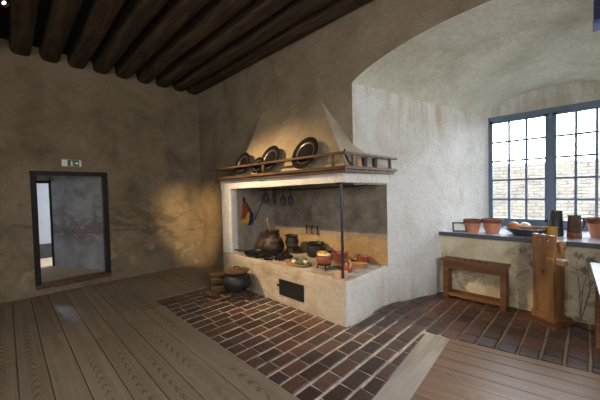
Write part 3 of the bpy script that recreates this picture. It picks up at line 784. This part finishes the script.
# trivet rings with pots
def trivet(label, loc, R, h, mat=None):
    t = thing('trivet', label, 'trivet', loc)
    m = MB(); n = 24
    m.lathe([(R, h-.014), (R+.012, h-.007), (R, h), (R-.014, h), (R-.014, h-.014), (R, h-.014)], n); m.build('ring', mat or M['iron'], t, smooth=True, world=False)
    m = MB()
    for k in range(3):
        a = PI*k/3; m.tube([(-R*math.cos(a), -R*math.sin(a), h-.008), (R*math.cos(a), R*math.sin(a), h-.008)], .006, 6)
    m.build('bars', mat or M['iron'], t, smooth=True, world=False)
    for k in range(3):
        a = 2*PI*k/3-.7; c_, s_ = math.cos(a), math.sin(a)
        m = MB(); m.tube([(R*c_, R*s_, h-.008), (R*1.08*c_, R*1.08*s_, h*.4), (R*1.2*c_, R*1.2*s_, .004)], [.01, .008, .011], 8); m.build('leg', mat or M['iron'], t, smooth=True, world=False)
    return t
trivet('iron trivet under the middle black pot', (-3.58, 3.40, ZH), .09, .10, M['iron_warm'])
def cookpot(label, loc, R, H_, mat, band=None, ears=True):
    t = thing('cooking_pot', label, 'pot', loc)
    m = MB(); m.lathe([(0, 0), (R*.78, .0), (R*.92, H_*.15), (R*.98, H_*.5), (R*.86, H_*.78), (R*.84, H_*.84), (R*1.0, H_*.96), (R*1.0, H_), (R*.94, H_), (R*.78, H_*.84), (R*.88, H_*.5), (0, .02)], 26); m.build('body', mat, t, smooth=True, world=False)
    if band:
        m = MB(); m.lathe([(R*.935, H_*.15), (R*.97, H_*.17), (R*1.0, H_*.36), (R*.965, H_*.38)], 26); m.build('band', band, t, smooth=True, world=False)
    if ears:
        for s_ in (-1, 1):
            m = MB(); m.tube([(s_*R*.95*.7, -s_*R*.95*.7, H_*.95), (s_*R*1.2*.7, -s_*R*1.2*.7, H_*.9), (s_*R*1.2*.7, -s_*R*1.2*.7, H_*.68), (s_*R*.93*.7, -s_*R*.93*.7, H_*.62)], .009, 8); m.build('ear', mat, t, smooth=True, world=False)
    return t
cookpot('black pot with a brown band on a trivet, middle of the hearth', (-3.58, 3.40, ZH+.101), .115, .21, M['iron'], M['rust'], False)
cookpot('wide black pot with two ears at the back wall of the hearth', (-3.12, 3.48, ZH), .15, .22, M['iron'])
bk = cookpot('low black pot just right of the eared pot', (-2.82, 3.54, ZH), .1, .1, M['iron'], None, False)
# terracotta on tripod with food
trivet('black tripod under the terracotta dish of food', (-2.52, 2.98, ZH), .085, .075)
t = thing('terracotta_pot', 'glazed terracotta pot of pale food on the black tripod', 'pot', (-2.52, 2.98, ZH+.076))
m = MB(); m.lathe([(0, 0), (.075, 0), (.105, .04), (.112, .08), (.104, .105), (.116, .12), (.106, .12), (.096, .1), (.1, .06), (0, .03)], 26); m.build('body', M['terra'], t, smooth=True, world=False)
m = MB(); m.tube([(.1, -.03, .1), (.15, -.04, .1), (.155, -.04, .06), (.105, -.03, .05)], .011, 8); m.build('handle', M['terra'], t, smooth=True, world=False)
m = MB(); m.blob(.095, (-2.52, 2.98, ZH+.185), (1, 1, .42), .2, 6, 3)
fd = tag(m.build('curd', M['white_food'], smooth=True), 'white heap of food in the terracotta pot on the tripod', 'food')
m = MB(); m.blob(.07, (-2.535, 2.97, ZH+.212), (1.0, .8, .42), .5, 9, 3)
tag(m.build('butter', M['yellow_food'], smooth=True), 'yellow lump crowning the white food in the terracotta pot', 'food')
def bowl(name, label, loc, R, H_, mat, handle=False):
    t = thing(name, label, 'bowl', loc)
    m = MB(); m.lathe([(0, 0), (R*.6, 0), (R*.8, H_*.3), (R*.97, H_*.8), (R*1.05, H_*.9), (R*1.05, H_), (R*.95, H_), (R*.85, H_*.75), (R*.6, H_*.2), (0, .02)], 26); m.build('body', mat, t, smooth=True, world=False)
    m = MB(); m.tube([(R*.95, 0, H_*.85), (R*1.28, 0, H_*.8), (R*1.25, 0, H_*.5), (R*.86, 0, H_*.42)], .011, 8); m.build('handle', mat, t, smooth=True, world=False)
    return t
bowl('terracotta_bowl', 'tall reddish terracotta bowl standing behind the iron pole', (-2.56, 3.38, ZH), .115, .16, M['terra'])
bowl('terracotta_bowl', 'reddish terracotta bowl by the back wall right of the pole', (-2.28, 3.545, ZH), .09, .12, M['terra'])
t = thing('pitcher', 'small brown pitcher with pale handle right beside the pole foot', 'pitcher', (-2.19, 3.06, ZH), (0, 0, -.6))
m = MB(); m.lathe([(0, 0), (.045, 0), (.065, .05), (.06, .1), (.038, .13), (.045, .165), (.038, .165), (.032, .13), (0, .1)], 22); m.build('body', M['terra'], t, smooth=True, world=False)
m = MB(); m.tube([(.04, 0, .155), (.085, 0, .15), (.09, 0, .09), (.06, 0, .06)], .011, 8); m.build('handle', M['brickstone'], t, smooth=True, world=False)
# carved tray
t = thing('wooden_tray', 'pale boat-shaped wooden tray right of the pole on the hearth', 'tray', (-2.19, 3.27, ZH), (0, 0, .55))
m = MB(); m.lathe([(0, 0), (.09, 0), (.14, .075), (.132, .075), (.082, .012), (0, .012)], 24, None, 1.0, .55); m.build('body', M['treen'], t, smooth=True, world=False)
m = MB(); m.box(-2.14, -2.02, 2.755, 2.84, ZH-.002, ZH+.075, bevel=.008)
m = MB(); m.box(-.075, .075, -.045, .045, 0, .07, bevel=.008); m.rough(.003, 9)
o = m.build('brick', M['brickstone'], smooth=True); o.location = (-2.125, 2.83, ZH); o.rotation_euler = (0, 0, .5); tag(o, 'pale salmon brick at the foot of the iron pole', 'brick')
# platter with vegetables
m = MB(); m.lathe([(0, 0), (.2, 0), (.25, .02), (.245, .028), (.19, .012), (0, .01)], 28, None, 1, .55)
o = m.build('platter', M['treen'], smooth=True); o.location = (-3.0, 2.93, ZH); o.rotation_euler = (0, 0, -.1); tag(o, 'oval wooden platter of vegetables at the front edge of the hearth', 'platter')
for i, (dx, dy, L, a, col, lb) in enumerate([(-.08, .0, .17, .3, 'green', 'green leafy bunch at the left of the platter'), (.06, -.02, .19, -.15, 'green', 'green leafy bunch at the right of the platter'), (.03, .05, .15, .5, 'green', 'green leafy bunch at the back of the platter')]):
    m = MB()
    for k in range(6):
        aa = random.uniform(-.45, .45); zz = random.uniform(.01, .045)
        m.tube([(0, 0, .015), (L*.5*math.cos(aa), L*.5*math.sin(aa), zz+.02), (L*math.cos(aa*1.4), L*math.sin(aa*1.4), zz)], [.008, .017, .004], 6)
    o = m.build('leafy_vegetable', M[col], smooth=True); o.location = (-3.0+dx-.06, 2.93+dy, ZH+.015); o.rotation_euler = (0, 0, a); tag(o, lb, 'vegetable', 'vegetables on the wooden platter')
for dx, dy, lb in ((-.02, -.055, 'white bulb at the front of the vegetable platter'), (.14, .005, 'white bulb at the right end of the vegetable platter')):
    m = MB(); m.lathe([(0, 0), (.02, .002), (.032, .02), (.026, .045), (.008, .062), (.004, .08), (0, .082)], 14, RY(1.1))
    o = m.build('white_bulb', M['garlic'], smooth=True); o.location = (-3.0+dx, 2.93+dy, ZH+.036); tag(o, lb, 'vegetable', 'bulbs on the wooden platter')

# ------------------------------------------------------------------ hanging things
t = thing('hanging_bellows', 'rust-red, yellow and navy bellows hanging on the left inner wall', 'bellows', (-4.385, 3.05, 1.50))
def fan(name, mat, P, th):
    m = MB()
    a = [m.bm.verts.new((-4.392, p, q)) for p, q in P]; b = [m.bm.verts.new((-4.392+th*(.45+.55*(1.48-q)/.4), p, q)) for p, q in P]
    m.face(a); m.face(b)
    for i in range(len(P)): m.face([a[i], a[(i+1) % len(P)], b[(i+1) % len(P)], b[i]])
    return m.build(name, mat, t)
fan('red_panel', M['red'], [(2.985, 1.44), (3.02, 1.44), (3.10, 1.24), (3.05, 1.22), (3.0, 1.13), (2.93, 1.11), (2.95, 1.25)], .05)
fan('yellow_stripe', M['yellow'], [(2.93, 1.11), (3.0, 1.13), (3.05, 1.22), (3.10, 1.24), (3.085, 1.13), (3.05, 1.03), (2.98, 1.045)], .052)
fan('navy_panel', M['blue'], [(3.10, 1.24), (3.145, 1.23), (3.175, 1.15), (3.17, 1.06), (3.11, 1.0), (3.05, 1.03), (3.085, 1.13)], .05)
fan('dark_edge', M['leather'], [(3.02, 1.44), (3.04, 1.44), (3.185, 1.18), (3.175, 1.15), (3.145, 1.23), (3.10, 1.24)], .046)
m = MB(); m.tube([(-4.375, 3.0, 1.41), (-4.375, 3.0, 1.50)], [.02, .028], 10); m.build('nozzle', M['leather'], t, smooth=True)
m = MB(); m.tube([(-4.39, 3.0, 1.53), (-4.36, 3.0, 1.52), (-4.36, 3.0, 1.47)], .006, 6); m.build('hook', M['iron'], t, smooth=True)
m = MB(); m.tube([(-4.33, 3.20, 1.10), (-4.20, 3.27, 1.42), (-4.13, 3.31, 1.66)], [.01, .007, .007], 8)
sk = tag(m.build('iron_skewer', M['iron'], smooth=True), 'long thin iron rod slanting from the bellows up to the lintel', 'rod')
m = MB(); m.tube([(-4.39, 3.33, 1.62), (-3.9, 3.33, 1.635), (-3.4, 3.33, 1.62), (-2.05, 3.33, 1.655)], .008, 8)
tag(m.build('hanging_bar', M['iron'], smooth=True), 'thin iron bar across the fire chamber behind the lintel', 'bar')
proto = None
for i, (px, zc, w, L, lb) in enumerate([(-4.15, 1.49, .05, .1, 'oval iron skimmer, leftmost on the iron bar'), (-3.90, 1.45, .02, .1, 'narrow iron skimmer seen edge-on, second on the iron bar'), (-3.69, 1.44, .052, .09, 'oval iron skimmer, third from left on the iron bar'), (-3.515, 1.44, .05, .09, 'oval iron skimmer, rightmost on the iron bar')]):
    t = thing('skimmer', lb, 'skimmer', (px, 3.33, 1.63), (0, 0, .75 if w > .03 else .75), 'iron skimmers hanging under the lintel')
    m = MB(); m.lathe([(0, -.008), (L*.8, -.006), (L, .006), (L*.94, .008), (L*.75, -.001), (0, -.002)], 22, T(0, 0, zc-1.63) @ RX(PI/2), w/L, 1); m.build('bowl', M['iron'], t, smooth=True, world=False)
    m = MB(); m.tube([(0, 0, zc-1.63+L-.01), (0, 0, -.02), (0, .014, .008), (0, 0, .014)], .006, 6); m.build('handle', M['iron'], t, smooth=True, world=False)
for i, (px, lb) in enumerate([(-3.47, 'left of three short iron hooks on the back wall of the hearth'), (-3.34, 'middle of three short iron hooks on the back wall of the hearth'), (-3.22, 'right of three short iron hooks on the back wall of the hearth')]):
    m = MB(); m.tube([(px, 3.685, 1.0), (px, 3.645, 1.0), (px, 3.64, .88), (px, 3.66, .86)], .011, 8)
    tag(m.build('wall_hook', M['iron_warm'], smooth=True), lb, 'hook', 'hooks on the hearth back wall')

# ------------------------------------------------------------------ on the window sill
ZS = .9365
t = thing('picture_frame', 'small black framed white card leaning on the first flower pot', 'frame', (-1.36, 4.73, ZS+.002), (-.2, 0, .5))
m = MB(); w, h, b = .19, .14, .02
m.box(-w/2, w/2, -.008, .008, 0, b).box(-w/2, w/2, -.008, .008, h-b, h).box(-w/2, -w/2+b, -.008, .008, b, h-b).box(w/2-b, w/2, -.008, .008, b, h-b); m.build('frame', M['black'], t, world=False)
m = MB(); m.box(-w/2+b, w/2-b, -.002, .004, b, h-b); m.build('card', M['white_paint'], t, world=False)
def flowerpot(label, loc, R, H_, g='terracotta flower pots on the window sill'):
    t = thing('flower_pot', label, 'flower pot', loc, (0, 0, 0), g)
    m = MB(); m.lathe([(0, 0), (R*.62, 0), (R*.88, H_*.74), (R*.86, H_*.74), (0, H_*.7)], 28); m.build('body', M['terra_pot'], t, smooth=True, world=False)
    m = MB(); m.lathe([(R*.88, H_*.72), (R*.97, H_*.74), (R, H_*.8), (R, H_), (R*.9, H_), (R*.86, H_*.76), (R*.88, H_*.72)], 28); m.build('rim', M['terra_rim'], t, smooth=True, world=False)
    return t
flowerpot('terracotta flower pot behind the small black frame', (-1.205, 4.80, ZS), .12, .19)
flowerpot('terracotta flower pot between the small frame and the wide bowl', (-.975, 4.86, ZS), .13, .20)
flowerpot('terracotta flower pot right of the brown jug, at the picture edge', (.105, 5.16, ZS), .14, .24)
t = thing('wide_bowl', 'wide dark shallow bowl of bulbs and roots on the sill', 'bowl', (-.60, 4.90, ZS))
m = MB(); m.lathe([(0, 0), (.13, 0), (.18, .03), (.235, .085), (.238, .1), (.225, .1), (.165, .045), (.11, .02), (0, .018)], 36); m.build('body', M['stoneware'], t, smooth=True, world=False)
def veg(name, lb, loc, r, sc, mat, rot=0):
    m = MB(); m.blob(r, (0, 0, 0), sc, .08, 4, 3)
    o = m.build(name, mat, smooth=True); o.location = loc; o.rotation_euler = (0, 0, rot); tag(o, lb, 'vegetable'); return o
veg('onion', 'big orange-brown onion at the left of the wide bowl', (-.72, 4.86, ZS+.105), .075, (1, 1, .92), M['onion'])
veg('garlic', 'white garlic bulb beside the big onion in the bowl', (-.61, 4.95, ZS+.105), .065, (1, 1, .95), M['garlic'])
veg('onion', 'small dark onion peeking over the left rim of the bowl', (-.77, 4.97, ZS+.1), .045, (1, 1, .9), M['root'])
for i, (dx, dy, dz, a, lb) in enumerate([(.03, -.06, .085, .2, 'brown root lying in the middle of the bowl'), (.10, -.03, .095, -.3, 'brown root lying across the middle root'), (.16, -.02, .09, .1, 'thin brown root over the right rim of the bowl')]):
    m = MB(); m.tube([(-.09, 0, .0), (-.03, .008, .014), (.04, -.004, .012), (.1, .01, .004)], [.008, .024, .018, .005], 8)
    o = m.build('root', M['root'], smooth=True); o.location = (-.605+dx, 4.9+dy, ZS+dz); o.rotation_euler = (0, -.08, a); tag(o, lb, 'vegetable', 'roots in the bowl')
def tankard(name, label, loc, R, H_, mat, low=None, hang=0., taper=.9, cat='jug', rot=0):
    t = thing(name, label, cat, loc, (0, 0, rot))
    m = MB(); m.lathe([(0, 0), (R, 0), (R*1.02, H_*.05), (R*(1+taper)/2, H_*.5), (R*taper, H_*.93), (R*taper*1.05, H_*.96), (R*taper*1.03, H_), (R*taper*.92, H_), (R*taper*.9, H_*.6), (0, H_*.5)], 28); m.build('body', mat, t, smooth=True, world=False)
    if low:
        m = MB(); m.lathe([(R*1.0, .004), (R*1.03, H_*.06), (R*1.012*(1+taper*.9)/1.9, H_*.38), (R*.9, H_*.38)], 28); m.build('unglazed_foot', low, t, smooth=True, world=False)
    m = MB(); m.tube([(R*taper*.95, 0, H_*.88), (R*1.55, 0, H_*.86), (R*1.75, 0, H_*.66), (R*1.5, 0, H_*.42), (R*.97, 0, H_*.34)], [.013, .012, .012, .011, .012], 10); m.build('handle', mat, t, smooth=True, world=False)
    return t
tankard('tankard', 'tall dark glazed tankard beside the window mullion', (-.30, 5.02, ZS), .08, .33, M['stoneware'], None, 0, .8, 'tankard', 1.2)
tankard('mug', 'squat ochre-yellow mug in front of the dark tankard', (-.335, 4.86, ZS), .062, .135, M['ochre'], None, 0, .96, 'mug', PI*.95)
tankard('jug', 'brown jug with unglazed terracotta foot right of the tankard', (-.125, 4.98, ZS), .07, .28, M['jugbrown'], M['terra'], 0, .86, 'jug', .75)

# ------------------------------------------------------------------ bench
t = thing('bench', 'low oak bench with box frame under the window sill', 'bench', (-1.11, 4.54, 0))
x0, x1, y0, y1 = -1.52, -.72, 4.42, 4.635
MB().box(x0, x1, y0, y1, .545, .575, bevel=.005).build('seat', M['bench'], t)
MB().box(x0+.03, x1-.03, y0+.015, y0+.04, .445, .545).build('apron', M['bench'], t)
for lx in (x0+.02, x1-.085):
    for ly in (y0+.01, y1-.065): MB().box(lx, lx+.065, ly, ly+.05, 0, .545, bevel=.004).build('leg', M['bench'], t)
MB().box(x0+.06, x1-.06, y0+.018, y0+.045, .05, .095).build('stretcher', M['bench'], t)
MB().box(x0+.06, x1-.06, y1-.05, y1-.02, .05, .095).build('stretcher', M['bench'], t)
for i in range(5):
    m = MB(); m.lathe([(0, 0), (.02, 0), (.016, .006), (0, .007)], 10, T(x0+.22+.085*i, y0+.03+.015*(i % 2), .575), 1.3, .8); m.build('peg_head', M['leather'], t, smooth=True)

# ------------------------------------------------------------------ tower-shaped collection box
a = math.radians(-34)
t = thing('collection_box', 'tower-shaped oak collection box with battlement top beside the bench', 'box', (-.331, 4.446, 0), (0, 0, a))
W_, D_ = .235, .16
m = MB(); m.prism([(-.589, 4.411), (-.247, 4.193), (-.10, 4.53), (-.14, 4.635), (-.46, 4.635)], 0, .032); m.build('base', M['bench'], t)
m = MB(); m.box(-W_/2-.012, W_/2+.012, -D_/2-.012, D_/2+.012, .032, .11, bevel=.004); m.build('plinth', M['oak'], t, world=False)
m = MB(); m.box(-W_/2, W_/2, -D_/2, D_/2, .11, .86, bevel=.003)
bd = m.build('body', M['oak'], t, world=False)
m = MB(); m.box(-W_/2-.01, W_/2+.01, -D_/2-.01, D_/2+.01, .86, .955, bevel=.004); m.build('crown', M['oak'], t, world=False)
for px in (-.095, 0, .095):
    for py in (-.066,): m = MB(); m.box(px-.03, px+.03, py-.022, py+.022, .95, 1.025, bevel=.003); m.build('merlon', M['oak'], t, world=False)
m = MB(); m.lathe([(0, 0), (.012, 0), (.012, .004), (0, .004)], 12, T(.0, -D_/2, .60) @ RX(PI/2)); m.box(-.005, .005, -D_/2-.004, -D_/2+.002, .565, .60); m.build('keyhole', M['black'], t, world=False)
m = MB(); m.box(.045, .115, -D_/2-.012, -D_/2+.005, .735, .775, bevel=.004); m.build('coin_slot_plate', M['treen'], t, world=False)
m = MB(); m.lathe([(0, 0), (.012, 0), (.012, .085), (.026, .09), (.034, .15), (.026, .15), (0, .12)], 14, T(W_/2+.05, -.03, .82)); m.box(W_/2-.01, W_/2+.05, -.038, -.022, .825, .841); m.build('cup_holder', M['treen'], t, smooth=True, world=False)
m = MB(); m.box(W_/2+.006, W_/2+.085, -.06, .01, .70, .755, bevel=.004); m.build('side_block', M['treen'], t, world=False)
MB().box(W_/2+.008, W_/2+.083, -.058, .008, .755, .770, bevel=.003).build('white_cap', M['white_paint'], t, world=False)
# dried thistles standing against the plaster
def dried(label, base, tips, heads, n=5):
    m = MB(); t = thing('dried_branch', label, 'dried plant', base)
    for tp in tips:
        mid = Vector(base).lerp(Vector(tp), .5)+Vector((random.uniform(-.05, .05), random.uniform(-.01, .01), .03)); m.tube([base, mid, tp], [.006, .004, .002], 6)
        for k in range(n):
            q = Vector(base).lerp(Vector(tp), random.uniform(.5, 1)); e = q+Vector((random.uniform(-.09, .09), random.uniform(-.02, .005), random.uniform(-.02, .09)))
            m.tube([q, q.lerp(e, .5)+Vector((0, 0, .015)), e], [.003, .0025, .0012], 5)
    m.build('stem', M['twig'], t, smooth=True)
    for hd in heads:
        m = MB()
        for k in range(26):
            d_ = Vector((random.gauss(0, 1), random.gauss(0, .5), random.gauss(0, 1))).normalized()*random.uniform(.03, .06)
            if hd[1]+d_.y > 4.64: d_.y = 0
            m.tube([hd, Vector(hd)+d_*.6, Vector(hd)+d_], [.003, .006, .001], 5)
        m.build('seed_head', M['twig'], t, smooth=True)
dried('dry grey branch with seed heads against the wall right of the box', (-.06, 4.62, .0),
      [(-.10, 4.63, .72), (0, 4.63, .68), (.06, 4.63, .80), (.04, 4.63, .5)], [(-.03, 4.60, .62), (.02, 4.60, .74), (-.08, 4.60, .78)])
dried('dry pinkish twigs sticking out left of the tower box', (-.485, 4.50, .60),
      [(-.60, 4.47, .82), (-.56, 4.44, .90), (-.52, 4.42, .86), (-.62, 4.49, .74), (-.50, 4.40, .82)], [(-.585, 4.46, .80), (-.53, 4.42, .83), (-.50, 4.37, .79)], 8)
# black cable on the floor
m = MB(); m.tube([(-.14, 4.50, .012), (-.05, 4.45, .010), (.05, 4.38, .010), (.2, 4.3, .010), (.6, 4.1, .010)], .008, 8)
tag(m.build('power_cable', M['black'], smooth=True), 'thin black cable on the bricks right of the tower box', 'cable')

# ------------------------------------------------------------------ table at the right edge
t = thing('table', 'wooden table with pale blue top at the right edge', 'table', (.4, 3.2, 0))
TM = T(.012, 4.09, 0) @ RZ(.04) @ T(-.012, -4.09, 0)
MB().box(.012, .64, 2.3, 4.09, .79, .82, bevel=.005, mtx=TM).build('tabletop', M['tabletop'], t)
MB().box(.05, .61, 2.36, 4.05, .70, .79, mtx=TM).build('apron', M['bench'], t)
for lx in (.05, .55):
    for ly in (2.36, 3.98): MB().box(lx, lx+.065, ly, ly+.065, 0, .70, bevel=.004, mtx=TM).build('leg', M['bench'], t)

# ------------------------------------------------------------------ fixtures
t = thing('loudspeaker', 'dark navy box hanging under the niche vault, top right corner', 'loudspeaker', (.14, 3.62, 2.975))
MB().box(.022, .26, 3.60, 3.78, 3.0, 3.17, bevel=.006).build('housing', M['navy'], t)
MB().box(.018, .264, 3.596, 3.784, 2.965, 3.0, bevel=.006).build('bottom_rim', M['navy_light'], t)
SP = Vector((-4.50, .085, 3.70)); aim = Vector((-3.1, 2.75, 1.0))
t = thing('ceiling_spotlight', 'small black spotlight between the beams, top left corner', 'spotlight', tuple(SP))
dr = (aim-SP).normalized(); q = Vector((0, 0, 1)).rotation_difference(dr).to_matrix().to_4x4()
m = MB(); m.lathe([(0, -.13), (.035, -.13), (.045, -.1), (.048, .0), (.042, .0), (.04, -.02), (0, -.02)], 20, T(*SP) @ q); m.build('housing', M['black'], t, smooth=True)
m = MB(); m.lathe([(0, -.012), (.022, -.012), (0, -.010)], 20, T(*SP) @ q); m.build('lens', M['lens'], t)
m = MB(); m.tube([SP-dr*.07, SP-dr*.07+Vector((0, 0, .36))], .012, 8); m.build('bracket', M['black'], t, smooth=True)

# ------------------------------------------------------------------ light
def spot(name, loc, target, power, col, angle, blend, rad=.05):
    l = bpy.data.lights.new(name, 'SPOT'); l.energy = power; l.color = col; l.spot_size = math.radians(angle); l.spot_blend = blend; l.shadow_soft_size = rad
    o = bpy.data.objects.new(name, l); C.objects.link(o); o.location = loc
    o.rotation_euler = (Vector(target)-Vector(loc)).to_track_quat('-Z', 'Y').to_euler(); return o
def area(name, loc, target, power, col, sx, sy):
    l = bpy.data.lights.new(name, 'AREA'); l.shape = 'RECTANGLE'; l.size = sx; l.size_y = sy; l.energy = power; l.color = col
    o = bpy.data.objects.new(name, l); C.objects.link(o); o.location = loc
    o.rotation_euler = (Vector(target)-Vector(loc)).to_track_quat('-Z', 'Y').to_euler(); return o
WARM = (1, .72, .42)
spot('spot_hearth', SP+dr*.03, (-3.25, 2.75, 1.2), 780, WARM, 50, 1)
spot('spot_corner', (-3.2, .1, 3.6), (-6.348, 3.12, .85), 1000, (1, .64, .27), 22, 1)
# added fill lamps behind and right of the camera; no windows there
area('fill_back', (-1.0, -3.0, 2.2), (-3.2, 3.0, 1.2), 92, (1, .94, .86), 3.0, 1.8)
area('fill_right', (3.2, .4, 2.3), (-1.2, 2.6, .2), 170, (.95, .95, 1), 2.0, 1.6)
# passage light
area('passage_daylight', (-8.6, -1.2, 1.6), (-8.8, 1.0, 1.2), 15, (.74, .84, 1), .8, 1.2)
spot('passage_window_beam', (-7.75, .26, 1.0), (-5.15, .49, 0), 75, (.5, .68, 1), 8.5, 1, .03)
p = area('window_portal', (-.4, YG+.12, 1.86), (-.4, 0, 1.86), 1, (1, 1, 1), 1.57, 1.75)
p.data.cycles.is_portal = True
w = bpy.data.worlds.new('sky'); bpy.context.scene.world = w; w.use_nodes = True
bg = w.node_tree.nodes['Background']; bg.inputs[0].default_value = (.86, .93, 1, 1); bg.inputs[1].default_value = 16
sc = bpy.context.scene
sc.view_settings.view_transform = 'Standard'
sc.view_settings.exposure = 0.3
sc.cycles.use_denoising = True
sc.cycles.max_bounces = 8; sc.cycles.diffuse_bounces = 5; sc.cycles.sample_clamp_indirect = 6
